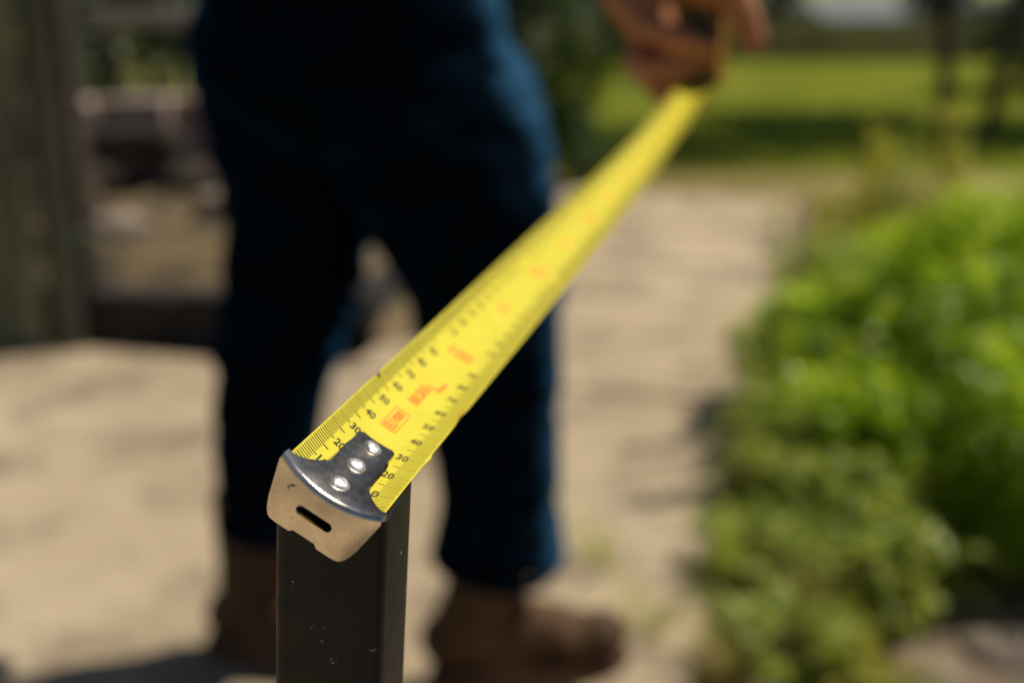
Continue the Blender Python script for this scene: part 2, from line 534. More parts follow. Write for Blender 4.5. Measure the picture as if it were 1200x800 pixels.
grass_tuft('dry grass tuft at the path edge in front of the boot toe', (.34, 1.66, GZ), .22, 60, .018, 3, 'dry_grass')
grass_tuft('long grass tuft leaning out from the path edge bush', (.66, 2.95, GZ), .46, 40, .02, 4)
grass_tuft('dry grass tuft beside the low weed clump', (.52, 1.86, GZ), .2, 70, .02, 5, 'dry_grass')

# lawn grass, countless: one mesh of blades
def lawn_grass():
    r = np.random.default_rng(5)
    n = 52000
    y = 6.5 + (14 - 6.5) * r.random(n) ** 1.25
    x = -1.0 + r.random(n) * (1.2 + y * 0.52)
    h = (0.03 + 0.05 * r.random(n)) * (1 + 0.6 * (y < 6.5))
    a = r.random(n) * 6.283
    wv = 0.006 + 0.006 * r.random(n)
    b = np.stack([x, y, np.full(n, GZ + 0.008)], 1)
    s = np.stack([np.cos(a), np.sin(a), 0 * a], 1) * wv[:, None]
    tip = b + np.stack([r.normal(size=n) * .025, r.normal(size=n) * .025, h], 1)
    vs = np.stack([b - s, b + s, tip], 1).reshape(-1, 3)
    f = np.arange(3 * n).reshape(-1, 3)
    me = bpy.data.meshes.new('lawn_grass')
    me.vertices.add(3 * n); me.vertices.foreach_set('co', vs.astype(np.float32).ravel())
    me.loops.add(3 * n); me.loops.foreach_set('vertex_index', f.astype(np.int32).ravel())
    me.polygons.add(n); me.polygons.foreach_set('loop_start', (np.arange(n) * 3).astype(np.int32))
    me.update(calc_edges=True)
    o = link('lawn_grass', me, M['grass'])
    tag(o, 'sunny yellow green lawn grass beyond the path', 'grass', kind='stuff')
lawn_grass()
structure('dry_verge', grid_mesh('dry_verge', -1.5, 2.6, 5.80, 6.62, 40, 10, lambda x, y: GZ + 0.017), M['dry_verge'])
o = grass_tuft('dry tan grass between the path end and the lawn', (1.0, 6.2, GZ + .012), .07, 2600, .5, 200, 'dry_grass', None)
o.name = 'dry_grass'; o['kind'] = 'stuff'

# trees on the right throw the shadow band across the lawn
def tree(label, x, y, h, cr, ch, seed, n=4200, trunk=.065, group='trees beside the lawn', mat='leaf_dark', lean=0.0, size=.11, cx=0.0):
    rng = random.Random(seed)
    o = empty('tree', (x, y, GZ), label, 'tree', group)
    pts = []
    for i in range(7):
        t = i / 6
        pts.append(V((x + lean * t + .04 * math.sin(3 * t + seed), y + .05 * math.sin(2.3 * t + seed), GZ - .03 + h * .75 * t)))
    tr = link('trunk', tube_mesh('trunk', pts, [trunk * (1.25 if i == 0 else 1 - .09 * i) for i in range(7)], 10, .06, seed), M['bark'], o)
    top = V((x + lean + cx, y + 1.12, GZ + h))
    cl = []
    for i in range(26):
        d = V((rng.gauss(0, 1), rng.gauss(0, 1), rng.gauss(0, 1))).normalized() * rng.random() ** .4
        rr = rng.uniform(.22, .4)
        cl.append((top.x + d.x * cr * .8, top.y + d.y * cr[1] * .8 if isinstance(cr, tuple) else top.y + d.y * cr * .8, top.z + d.z * ch * .8, rr * cr, rr * cr, rr * ch))
    link('crown', leaf_cloud('crown', cl, n, size, seed, aspect=.5), M[mat], o)
    for i in range(6):
        c = cl[i * 3]; s = pts[3 + i % 4]; e = V(c[:3])
        m = s.lerp(e, .5) + V((0, 0, .12))
        link('limb', tube_mesh('limb', [s, m, e], [trunk * .5, trunk * .35, trunk * .12], 7, .05, i), M['bark'], o)
    return o
tree('slim dark trunked tree at the lawn edge, upper right', 2.56, 7.1, 3.3, 1.2, .75, 3, n=4600, trunk=.05, lean=-.10, cx=.7)
tree('dark trunked tree farther right behind the slim tree', 3.15, 7.9, 3.6, 1.25, .8, 4, n=4600, trunk=.045, lean=.18, cx=.9)
tree('tree standing right of the lawn beyond the frame edge', 5.2, 7.5, 3.5, 1.25, .8, 5, n=4600, cx=.2)

# far side: low olive board wall, dark shrubs behind it
wall = empty('low_board_wall', (2, 14.1, GZ), 'low olive grey board wall at the far end of the lawn', 'wall')
rng = random.Random(9)
for seg in range(6):
    x0 = -4.2 + seg * 2.4
    for b in range(3):
        link('board', bm_mesh(box_bm((2.385, .045, .158), (x0 + 1.2, 14.1 + rng.uniform(-.004, .004), GZ + .082 + b * .166), .005, seg=1), 'board'), M['olive_board'], wall)
    link('post', bm_mesh(box_bm((.09, .09, .56), (x0, 14.17, GZ + .26), .006, seg=1), 'post'), M['olive_board'], wall)
far = [(-2.2, 15.2, 1.3, 1.7), (0.2, 15.4, 1.2, 1.5), (1.9, 15.1, 1.0, 1.5), (3.2, 15.3, .8, 1.3), (5.35, 15.0, .8, 1.4), (6.7, 14.9, .9, 1.6), (8.4, 15.4, 1.1, 1.8)]
wd = ['leftmost', 'second from left', 'third from left', 'fourth from left, small', 'first right of the gap', 'second right of the gap', 'rightmost']
for i, (x, y, r, h) in enumerate(far):
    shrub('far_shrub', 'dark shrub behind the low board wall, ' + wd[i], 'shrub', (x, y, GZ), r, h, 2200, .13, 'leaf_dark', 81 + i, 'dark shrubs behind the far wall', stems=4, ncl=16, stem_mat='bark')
shrub('hanging_shrub', 'dark brownish shrub by the lawn edge at the far right', 'shrub', (4.55, 10.8, GZ), .8, 1.5, 2200, .09, 'leaf_dark', 93, stems=6, ncl=14, stem_mat='bark')

# left background: dark hedge shrubs, rail, blocks, logs, board fence
hedge = [(-4.3, 6.3, .8, 1.9), (-2.45, 6.25, .5, 1.5), (-2.7, 7.7, .9, 2.1), (-3.0, 6.6, .75, 2.0), (-1.9, 6.9, .7, 1.8), (-.9, 6.8, .7, 1.9), (-.05, 6.75, .5, 1.6)]
hw = ['behind the board fence', 'beside the fence end, lowest of them', 'standing farthest back beyond the fence end', 'between board fence and the leg', 'behind the pale rail', 'behind the left leg', 'behind the right thigh']
for i, (x, y, r, h) in enumerate(hedge):
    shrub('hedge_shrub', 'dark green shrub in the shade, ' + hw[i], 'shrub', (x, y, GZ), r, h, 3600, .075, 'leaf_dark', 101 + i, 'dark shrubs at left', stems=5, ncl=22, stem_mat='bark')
shrub('garden_shrub', 'mid green shrub between the right thigh and the hand', 'shrub', (.42, 6.25, GZ), .30, 1.15, 2200, .06, 'leaf_mid', 111, stems=5, ncl=16, stem_mat='bark')

fence = empty('board_fence', (-1.75, 3.36, GZ), 'weathered grey green vertical board fence at the left edge', 'fence')
rng = random.Random(21)
for i in range(14):
    x = -1.30 - i * .098
    wdt = .088
    hgt = 1.75 + rng.uniform(-.03, .03)
    link('board', bm_mesh(box_bm((wdt, .02, hgt), (x, 3.34 + rng.uniform(-.012, .006) - .004 * i, GZ + hgt / 2), .003, Matrix.Rotation(rng.uniform(-.008, .008), 4, 'Y'), 1), 'board'), M['board'], fence)
for z in (.35, 1.35):
    link('rail', bm_mesh(box_bm((1.45, .04, .07), (-1.94, 3.385, GZ + z), .004, seg=1), 'rail'), M['board'], fence)
link('post', bm_mesh(box_bm((.09, .09, 1.7), (-1.28, 3.45, GZ + .85), .006, seg=1), 'post'), M['bark'], fence)

def sleeper(label, a, b, h=.20, t=.09, z=GZ):
    a, b = V((*a, 0)), V((*b, 0)); d = b - a
    ang = math.atan2(d.y, d.x)
    c = (a + b) / 2; c.z = z + h / 2
    o = link('timber_sleeper', bm_mesh(box_bm((d.length, t, h), c, .008, Matrix.Rotation(ang, 4, 'Z'), 2), 'sleeper'), M['sleeper'])
    tag(o, label, 'sleeper', 'sleepers edging the soil bed')
sleeper('dark timber sleeper edging the soil bed, near end beside fence', (-2.1, 3.50), (-1.02, 3.43))
sleeper('dark timber sleeper edging the soil bed behind the left leg', (-1.0, 3.43), (-.50, 3.39))
sleeper('dark timber sleeper running beside the path behind the legs', (-.46, 3.40), (-.16, 4.55))

def log(label, a, b, r, seed):
    a, b = V(a), V(b)
    pts = [a.lerp(b, t) + V((0, 0, .012 * math.sin(5 * t + seed))) for t in (0, .02, .25, .5, .75, .98, 1)]
    o = link('log', tube_mesh('log', pts, [r * .9, r, r * 1.02, r * .97, r * 1.0, r * .96, r * .86], 14, .05, seed), M['bark'])
    tag(o, label, 'log', 'dark logs on the soil bed')
log('dark log lying at the front of the pile', (-2.25, 4.62, .22), (-1.02, 4.82, .26), .085, 1)
log('dark log lying behind the front log', (-2.3, 4.98, .20), (-.9, 4.92, .20), .09, 2)
log('dark log resting on top of the pile', (-2.1, 4.98, .38), (-1.32, 4.72, .40), .07, 3)
rng = random.Random(33)
bl = 0
bwords = ['leftmost of the lower row', 'second of the lower row', 'third of the lower row', 'rightmost of the lower row', 'leftmost of the upper row', 'middle of the upper row', 'rightmost of the upper row']
for row, n in ((0, 4), (1, 3)):
    for i in range(n):
        x = -2.16 + i * .345 + row * .16
        o = link('concrete_block', bm_mesh(box_bm((.33, .20, .165), (x, 5.38 + rng.uniform(-.02, .02), GZ + .22 + .083 + row * .168), .008, Matrix.Rotation(rng.uniform(-.4, .4), 4, 'Z') @ Matrix.Rotation(rng.uniform(-.13, .13) * row, 4, 'Y'), 2), 'block'), M['paver'])
        tag(o, 'pinkish grey concrete block behind the logs, ' + bwords[bl], 'block', 'stacked concrete blocks'); bl += 1
for i in range(2):   # footing course the blocks stand on
    o = link('concrete_block', bm_mesh(box_bm((.72, .24, .235), (-1.98 + i * .74, 5.38, GZ + .10), .01, None, 2), 'block'), M['paver'])
    tag(o, 'long concrete base block under the stacked blocks, ' + ('left' if i == 0 else 'right'), 'block', 'concrete base blocks')
rail = empty('timber_rail', (-1.7, 5.85, GZ), 'short pale timber rail on two posts before the dark hedge', 'rail')
link('rail', bm_mesh(box_bm((.52, .05, .075), (-1.74, 5.85, .83), .006, Matrix.Rotation(.02, 4, 'Y'), 1), 'rail'), M['rail_wood'], rail)
for x in (-1.93, -1.55):
    link('post', bm_mesh(box_bm((.06, .06, .86), (x, 5.905, GZ + .42), .006, seg=1), 'post'), M['bark'], rail)

def rock(label, c, r, seed, mat='rock', group='rocks on the soil'):
    bm = bmesh.new(); blob(bm, (0, 0, 0), r, (1.2, .9, .65), sub=3)
    for v in bm.verts:
        v.co *= 1 + .35 * noise.noise(v.co / r * .9 + V((seed * 3.1, 0, 0))) + .1 * noise.noise(v.co / r * 3 + V((0, seed, 0)))
        v.co += V(c)
    o = link('rock', bm_mesh(bm, 'rock', True), M[mat])
    tag(o, label, 'rock', group)
rock('flat grey brown rock at the bottom right corner', (.86, 1.80, GZ - .012), .07, 1)
rock('small brown rock left of the corner rock', (.70, 1.72, GZ), .035, 2)
rock('brown rock under the bush hollow', (.98, 1.93, GZ), .05, 3)
rock('small rock at the edge of the path by the weeds', (.40, 1.86, GZ + .012), .035, 4)
rock('rock lying on the tan soil mound, left', (-1.62, 4.30, .28), .09, 5, 'tan_soil', 'rocks on the mound')
rock('rock lying on the tan soil mound, right', (-1.05, 4.22, .27), .07, 6, 'rock', 'rocks on the mound')

rngr = random.Random(404)
ordw = ['leftmost', 'second', 'third', 'fourth', 'fifth', 'sixth', 'rightmost']
for tone, mt_, off in (('pale', 'rock', 0), ('dark', 'bark', .11)):
    for i in range(7):
        x, y = -1.78 + i * .235 + off + rngr.uniform(-.05, .05), rngr.uniform(3.9, 4.6)
        rock('%s rubble chunk on the soil mound, %s of the %s ones' % (tone, ordw[i], tone), (x, y, mound_z(x, y) + .02), rngr.uniform(.05, .10), 20 + i + int(off * 100), mt_, tone + ' rubble on the mound')
for i in range(5):
    t = i / 4
    grass_tuft('wispy grass tuft on the right edge of the path, %s of the row' % ['nearest', 'second', 'middle', 'fourth', 'farthest'][i], (.40 + .36 * t, 1.95 + 1.3 * t, GZ), .22 + .1 * rngr.random(), 34, .018, 300 + i, ['grass', 'dry_grass'][i % 2], 'grass along the path edge')

# ------------------------------------------------------------------ steel post under the hook
def post_mat():
    m, nt, b = new_mat('dark_post_paint')
    v = coords(nt)
    c = ramp(nt, nz(nt, v, 60, 5), [(0.3, (0.0055, 0.0053, 0.0051)), (0.7, (0.0105, 0.0100, 0.0094))])
    chips = ramp(nt, nz(nt, v, 420, 3, 0.55), [(0.662, 0.0), (0.685, 1.0)])
    area = ramp(nt, nz(nt, v, 55, 2), [(0.52, 0.0), (0.60, 1.0)])
    mm = nt.nodes.new('ShaderNodeMath'); mm.operation = 'MULTIPLY'
    nt.links.new(chips, mm.inputs[0]); nt.links.new(area, mm.inputs[1])
    c = mix(nt, mm.outputs[0], c, (0.45, 0.44, 0.40))
    nt.links.new(c, b.inputs['Base Color'])
    r_ = ramp(nt, nz(nt, v, 90, 5), [(0.3, 0.38), (0.7, 0.55)])
    nt.links.new(r_, b.inputs['Roughness'])
    b.inputs['Specular IOR Level'].default_value = 0.3
    bump(nt, b, nz(nt, v, 700, 4), 0.12, 0.0004)
    return m
M['post'] = post_mat()
def ring_rsq(half, r, n=5):
    out = []
    for cx, cy, a0 in ((1, 1, 0), (-1, 1, 90), (-1, -1, 180), (1, -1, 270)):
        for k in range(n + 1):
            a = R(a0 + 90 * k / n)
            out.append((cx * (half - r) + r * math.cos(a), cy * (half - r) + r * math.sin(a)))
    return out
POST_AZ, POST_LEAN, POST_TOP = -8.5, 3.7, 0.9768
def make_post():
    outer = ring_rsq(.0125, .0022); inner = ring_rsq(.0104, .0012)
    n = len(outer)
    H0 = POST_TOP - GZ + .25
    levels = [(outer, -H0), (outer, -.06), (outer, -.0006)]
    edge = [(x * .965, y * .965) for x, y in outer]
    levels += [(edge, 0.0), (inner, 0.0), (inner, -.06), (inner, -.5)]
    vs = [(x, y, z) for ring, z in levels for x, y in ring]
    fs = []
    for l in range(len(levels) - 1):
        for i in range(n):
            k2 = (i + 1) % n
            fs.append((l * n + i, l * n + k2, (l + 1) * n + k2, (l + 1) * n + i))
    me = mesh('steel_post', vs, fs, False)
    for p in me.polygons: p.use_smooth = True
    me.set_sharp_from_angle(angle=R(35))
    o = link('steel_post', me, M['post'])
    fr = V((-.0390, .2330, POST_TOP))      # middle of the front top edge
    rz = Matrix.Rotation(R(POST_AZ), 4, 'Z')
    ctr = fr + (rz @ V((0, .0125, 0)))
    o.matrix_world = Matrix.Translation(ctr) @ Matrix.Rotation(R(POST_LEAN), 4, 'Y') @ rz
    tag(o, 'dark grey square steel post under the tape hook', 'post')
make_post()

# ------------------------------------------------------------------ tape measure
T = V((0.243572, 0.969883, -0.000501)).normalized()
P0 = V((-0.036898, 0.235792, 0.983533))
HH = V((0.969883, -0.243572, 0)).normalized()
NN = HH.cross(T).normalized()
RC = .026                        # radius of the blade's trough
HALF = .0125
SAG = RC * (1 - math.cos(HALF / RC))
def sstep(x):
    x = min(1, max(0, x)); return x * x * (3 - 2 * x)
def lift(s): return .013 * max(0, (s - .28) / .47) ** 2
def frame(s):
    a = R(30 - 25 * sstep((s - .06) / .66))
    W = HH * math.cos(a) - NN * math.sin(a)
    Mn = NN * math.cos(a) + HH * math.sin(a)
    return P0 + T * s + NN * lift(s), W, Mn
def S(s, t, h=0.0):
    c, W, Mn = frame(s)
    ph = t / RC
    return c + W * (RC * math.sin(ph)) + Mn * (RC * (1 - math.cos(ph)) - SAG) + (Mn * math.cos(ph) - W * math.sin(ph)) * h

def yellow_mat():
    m, nt, b = new_mat('yellow_blade')
    v = coords(nt)
    f = nz(nt, v, 120, 5)
    c = ramp(nt, f, [(0.3, (0.62, 0.53, 0.034)), (0.7, (0.69, 0.60, 0.048))])
    sm = ramp(nt, nz(nt, v, 300, 7, .75), [(0.60, 0.0), (0.76, 0.6)])
    c = mix(nt, sm, c, (0.40, 0.29, 0.03))
    nt.links.new(c, b.inputs['Base Color'])
    b.inputs['Roughness'].default_value = 0.36
    b.inputs['Specular IOR Level'].default_value = 0.4
    bump(nt, b, nz(nt, v, 900, 4), 0.05, 0.0003)
    return m
M['yellow'] = yellow_mat()
def flat_mat(name, c, rough=.5):
    m, nt, b = new_mat(name)
    v = coords(nt)
    col = ramp(nt, nz(nt, v, 900, 4), [(0.25, tuple(x * 1.6 + .004 for x in c)), (0.6, c)])
    nt.links.new(col, b.inputs['Base Color']); b.inputs['Roughness'].default_value = rough
    return m
M['ink'] = flat_mat('black_ink', (0.03, 0.024, 0.006))
M['ink_soft'] = flat_mat('glare_ink', (0.22, 0.17, 0.015))  # right-hand ticks: glare on the blade painted in as paler ink
M['ink_mid'] = flat_mat('olive_ink', (0.085, 0.065, 0.008))  # lighter olive tone for the right-hand numbers
M['ink_orange'] = flat_mat('pale_orange_ink', (0.78, 0.36, 0.02))
M['ink_brown'] = flat_mat('brown_stain', (0.48, 0.22, 0.02))
M['ink_red'] = flat_mat('orange_ink', (0.74, 0.16, 0.010))
def steel_mat():
    m, nt, b = new_mat('nickel_steel')
    v = coords(nt)
    c = ramp(nt, nz(nt, v, 160, 6, .7), [(0.3, (0.62, 0.53, 0.41)), (0.65, (0.86, 0.76, 0.62))])
    rust = ramp(nt, nz(nt, v, 330, 5, .6), [(0.69, 0.0), (0.74, 1.0)])
    c = mix(nt, rust, c, (0.16, 0.075, 0.03))
    # patchy brown painted on the flange to mute sky reflection, thinning over the bend
    dp = nt.nodes.new('ShaderNodeVectorMath'); dp.operation = 'DOT_PRODUCT'
    nt.links.new(v, dp.inputs[0]); dp.inputs[1].default_value = tuple(T)
    mr = nt.nodes.new('ShaderNodeMapRange'); nt.links.new(dp.outputs['Value'], mr.inputs[0])
    z0 = P0.dot(T)
    mr.inputs[1].default_value = z0 - .0045; mr.inputs[2].default_value = z0 - .001
    gm = nt.nodes.new('ShaderNodeMath'); gm.operation = 'MULTIPLY'
    nt.links.new(mr.outputs[0], gm.inputs[0])
    nt.links.new(ramp(nt, nz(nt, v, 150, 8, .8), [(0.30, 0.45), (0.62, 1.0)]), gm.inputs[1])
    c = mix(nt, gm.outputs[0], c, (0.30, 0.235, 0.165))
    nt.links.new(c, b.inputs['Base Color'])
    b.inputs['Metallic'].default_value = 1.0
    r_ = ramp(nt, nz(nt, v, 240, 6, .7), [(0.3, 0.14), (0.7, 0.30)])
    nt.links.new(r_, b.inputs['Roughness'])
    bump(nt, b, nz(nt, coords(nt, 'Object', (1, 1, 7)), 420, 6, .7), 0.16, 0.0004)
    return m
M['steel'] = steel_mat()
def rivet_mat():
    m, nt, b = new_mat('rivet_metal')
    v = coords(nt)
    c = ramp(nt, nz(nt, v, 350, 5), [(0.3, (0.55, 0.53, 0.50)), (0.7, (0.80, 0.78, 0.74))])
    nt.links.new(c, b.inputs['Base Color']); b.inputs['Metallic'].default_value = 1.0
    b.inputs['Roughness'].default_value = 0.42
    bump(nt, b, nz(nt, v, 420, 4), 0.5, 0.0008)
    return m
M['rivet'] = rivet_mat()

TAPE_L = .768
SH0 = -.0042                      # where the hook bends, relative to the zero of the scale
case_base = P0 + T * .785 + V((0, 0, .013 - .004))
tape = empty('tape_measure', case_base, 'yellow tape measure stretched from the steel post to the hand', 'tape measure')

def blade_mesh():
    ss = [SH0 + .001]
    while ss[-1] < TAPE_L:
        ss.append(ss[-1] + (.0025 if ss[-1] < .12 else .008))
    nt_ = 28
    vs, fs = [], []
    for s in ss:
        for i in range(nt_ + 1):
            t = -HALF + 2 * HALF * i / nt_
            # a few nicks and dents along the edges
            tt = t
            if i == nt_: tt += .0006 * math.exp(-((s - .0285) / .0018) ** 2) - .0004 * math.exp(-((s - .056) / .004) ** 2)
            if i == 0: tt += .0004 * math.exp(-((s - .0515) / .0015) ** 2)
            if s < SH0 + .002: tt *= .955
            vs.append(S(s, tt))
    for a in range(len(ss) - 1):
        for i in range(nt_):
            q = a * (nt_ + 1) + i
            fs.append((q, q + 1, q + nt_ + 2, q + nt_ + 1))
    me = mesh('blade', vs, fs, True)
    ob = bpy.data.objects.new('tmp', me); COL.objects.link(ob)
    md = ob.modifiers.new('s', 'SOLIDIFY'); md.thickness = .00016; md.offset = -1
    out = baked(ob)
    return out
blade = link('blade', blade_mesh(), M['yellow'], tape)

def rect_on(s0, s1, t0, t1, h, vs, fs, nt_=4):
    k0 = len(vs)
    for i in range(nt_ + 1):
        t = t0 + (t1 - t0) * i / nt_
        vs.append(S(s0 + SH0, t, h)); vs.append(S(s1 + SH0, t, h))
    for i in range(nt_):
        q = k0 + 2 * i
        fs.append((q, q + 2, q + 3, q + 1) if t1 > t0 else (q, q + 1, q + 3, q + 2))
PH = .00006
def ticks(side):
    vs, fs = [], []
    for mm in range(1, 700):
        s = mm * .001
        if side < 0:
            L = .0049 if mm % 10 == 5 else (.0040 if mm % 10 == 0 else .0033)
            w = .00014 if mm % 5 else .00018
        else:
            L = .0058 if mm % 10 == 5 else (.0052 if mm % 10 == 0 else .0042)
            w = .00011 if mm % 5 else .00015
        e = side * (HALF - .0003)
        rect_on(s - w, s + w, e, e - side * L, PH, vs, fs)
    return mesh('ticks', vs, fs)
link('tick_marks', ticks(-1), M['ink'], blade)['kind'] = 'stuff'
link('tick_marks', ticks(1), M['ink_soft'], blade)['kind'] = 'stuff'

_tc = {}
def text_geo(txt):
    if txt in _tc: return _tc[txt]
    cu = bpy.data.curves.new('t', 'FONT'); cu.body = txt; cu.size = 1.0; cu.align_x = 'CENTER'; cu.align_y = 'CENTER'
    cu.resolution_u = 3; cu.offset = .022; cu.fill_mode = 'FRONT'
    ob = bpy.data.objects.new('t', cu); COL.objects.link(ob)
    me = baked(ob)
    vs = [v.co.copy() for v in me.vertices]; fs = [tuple(p.vertices) for p in me.polygons]
    xs = [v.x for v in vs]; ys = [v.y for v in vs]
    cx, cy = (min(xs) + max(xs)) / 2, (min(ys) + max(ys)) / 2
    wx, wy = max(xs) - min(xs), max(ys) - min(ys)
    vs = [((v.x - cx) / wx, (v.y - cy) / wy) for v in vs]
    _tc[txt] = (vs, fs)
    return _tc[txt]
def put_text(txt, s, t, width, height, along, vs, fs):
    """across the blade (top of the letters away from the hook) or along it"""
    tv, tf = text_geo(txt)
    k0 = len(vs)
    for x, y in tv:
        if along: vs.append(S(s + SH0 + x * width, t - y * height, PH + .00002))
        else: vs.append(S(s + SH0 + y * height, t + x * width, PH + .00002))
    for f in tf: fs.append(tuple(k0 + i for i in f))
def printed(name, vs, fs, mat, kind=None):
    o = link(name, mesh(name, vs, fs), mat, blade)
    if kind: o['kind'] = kind
lv, lf_, rv, rf, ov, of_ = [], [], [], [], [], []
for mm in range(10, 690, 10):
    d = mm % 100
    if d:
        for side, tv_, far_, ff_, ink in ((-1, -.0063, lv, lf_, 'ink'), (1, .0070, rv, rf, 'ink_mid')):
            one = mm < 180
            a_, b_ = ([], []) if one else (far_, ff_)
            put_text(str(d), mm * .001, tv_, .0028, .0030, False, a_, b_)
            if one: printed('printed_number', a_, b_, M[ink])
    else:
        a_, b_ = [], []
        put_text(str(mm), mm * .001, .0002, .0072, .0062, False, a_, b_)
        printed('printed_number', a_, b_, M['ink_red'])
printed('far_numbers', lv, lf_, M['ink'], 'stuff')
printed('far_numbers', rv, rf, M['ink_mid'], 'stuff')
def mark(name, fn, mat='ink_red'):
    a_, b_ = [], []
    fn(a_, b_); printed(name, a_, b_, M[mat])
# boxed orange print and the worn line after it
mark('printed_letters', lambda a, b: put_text('EU', .0425, -.0008, .0038, .0031, True, a, b))
mark('printed_letters', lambda a, b: put_text('mm', .0480, -.0008, .0050, .0024, True, a, b))
for q in ((.0395, .0518, -.0030, -.0027), (.0395, .0518, .0012, .0015), (.0395, .0399, -.0027, .0012), (.0514, .0518, -.0027, .0012)):
    mark('print_box_line', lambda a, b: rect_on(*q, PH, a, b, 2))
for q in range(5):
    mark('worn_print', lambda a, b: put_text('BRSR8'[q], .0595 + q * .0024, -.0006, .0022, .0032, True, a, b))
mark('worn_print', lambda a, b: rect_on(.0712, .0722, -.001, .0032, PH, a, b, 2))
mark('worn_print', lambda a, b: rect_on(.0722, .078, .0022, .0032, PH, a, b, 2))
for base in (.146, .246, .346, .446):
    mark('printed_mark', lambda a, b: rect_on(base, base + .008, -.0020, .0020, PH, a, b, 2), 'ink_orange')
# stain and nick by the edges
mark('stain', lambda a, b: rect_on(.060, .0655, .0114, .0122, PH, a, b, 2), 'ink_brown')
mark('nick', lambda a, b: rect_on(.0552, .0564, -.0124, -.0112, PH, a, b, 2), 'ink')

# end hook: one bent sheet, flange and tang on the blade, plate hanging over the post
HK = .0136
def hook_mesh():
    cols = []
    tt = [-HK + (HK - .0052) * i / 10 for i in range(11)]
    seq = [(t, 'ear') for t in tt] + [(-.0052 + .0104 * i / 10, 'tang') for i in range(11)] + [(-t, 'ear') for t in reversed(tt)]
    c0, W, Mn = frame(0)
    c0 = c0 + T * SH0
    TH = .0009; RB = .0014
    vs, fs = [], []
    NF, NB, NP = 10, 6, 12
    for t, kind in seq:
        if kind == 'tang':
            q = max(0, (abs(t) - .0040) / .0012)
            smax = .0256 - .0012 * q ** 2
        else:
            x = (HK - abs(t)) / (HK - .0052)
            smax = SH0 + .0012 + .0098 * x ** 1.6
        ph = t / RC
        n = Mn * math.cos(ph) - W * math.sin(ph)
        w = RC * math.sin(ph); v = RC * (1 - math.cos(ph)) - SAG
        col = []
        for k in range(NF):
            s = smax + (SH0 - smax) * k / (NF - 1)
            col.append(S(s, t, TH + .00012))
        base = S(SH0, t, TH + .00012)
        for k in range(1, NB + 1):          # bend
            a = math.pi / 2 * k / NB
            col.append(base - T * (RB * math.sin(a)) - (n * .35 + Mn * .65).normalized() * (RB * (1 - math.cos(a))))
        top = col[-1]
        # bottom outline in the plate's own plane
        at = abs(t)
        vb = -.0143 + (.0008 if at < .0040 else 0) + .0042 * max(0, (at - .0100) / .0036) ** 2.2
        vtop = (top - c0).dot(Mn)
        for k in range(1, NP + 1):
            f = k / NP
            vv = vtop + (vb - vtop) * f
            wing = max(0, (at - .0078) / .0058) ** 1.6
            ww = w * (1.0 - .13 * f)
            pos = c0 + W * ww + Mn * vv - T * RB + T * (.0012 * wing * (.35 + .65 * f)) - T * (.0005 * math.sin(f * math.pi) * (1 - wing))
            col.append(pos)
        cols.append(col)
    nc = len(cols[0])
    sc = 1000.0
    for col in cols:
        for p in col: vs.append((p - P0) * sc)
    for a in range(len(cols) - 1):
        for k in range(nc - 1):
            fs.append((a * nc + k, a * nc + k + 1, (a + 1) * nc + k + 1, (a + 1) * nc + k))
    bm = bmesh.new()
    bvs = [bm.verts.new(v) for v in vs]
    for f in fs:
        try: bm.faces.new([bvs[i] for i in f])
        except ValueError: pass
    bmesh.ops.remove_doubles(bm, verts=bm.verts, dist=.004)
    bmesh.ops.dissolve_degenerate(bm, dist=.002, edges=bm.edges)
    bmesh.ops.recalc_face_normals(bm, faces=bm.faces)
    # outward = away from the tape on the flange (up)
    up = [f for f in bm.faces if f.calc_center_median().dot(T) > 15]
    if up and sum(f.normal.dot(Mn) for f in up) < 0:
        bmesh.ops.reverse_faces(bm, faces=bm.faces)
    me = bm_mesh(bm, 'hook', True)
    ob = bpy.data.objects.new('tmp', me); COL.objects.link(ob)
    sd = ob.modifiers.new('s', 'SOLIDIFY'); sd.thickness = .85; sd.offset = -1
    # slot cutter
    cb = bmesh.new()
    L, rr = 3.3, 1.15
    pts = []
    for cx, a0 in ((L, -90), (-L, 90)):
        for k in range(9):
            a = R(a0 + 180 * k / 8)
            pts.append((cx + rr * math.cos(a), rr * math.sin(a)))
    ctr = Mn * (-7.9) + T * (SH0 * sc)
    lo = [cb.verts.new(ctr + W * x + Mn * y - T * 6) for x, y in pts]
    hi = [cb.verts.new(ctr + W * x + Mn * y + T * 4) for x, y in pts]
    cb.faces.new(lo); cb.faces.new(hi[::-1])
    for i in range(len(pts)):
        j2 = (i + 1) % len(pts)
        cb.faces.new((lo[i], hi[i], hi[j2], lo[j2]))
    bmesh.ops.recalc_face_normals(cb, faces=cb.faces)
    cut = bpy.data.objects.new('cut', bm_mesh(cb, 'cut')); COL.objects.link(cut)
    bo = ob.modifiers.new('b', 'BOOLEAN'); bo.operation = 'DIFFERENCE'; bo.object = cut; bo.solver = 'EXACT'
    bv = ob.modifiers.new('v', 'BEVEL'); bv.width = .16; bv.segments = 2; bv.limit_method = 'ANGLE'; bv.angle_limit = R(50)
    out = baked(ob)
    bpy.data.objects.remove(cut)
    for v in out.vertices: v.co = v.co / sc + P0
    out.polygons.foreach_set('use_smooth', [True] * len(out.polygons))
    out.set_sharp_from_angle(angle=R(40))
    out.update()
    return out
hook = link('end_hook', hook_mesh(), M['steel'], tape)
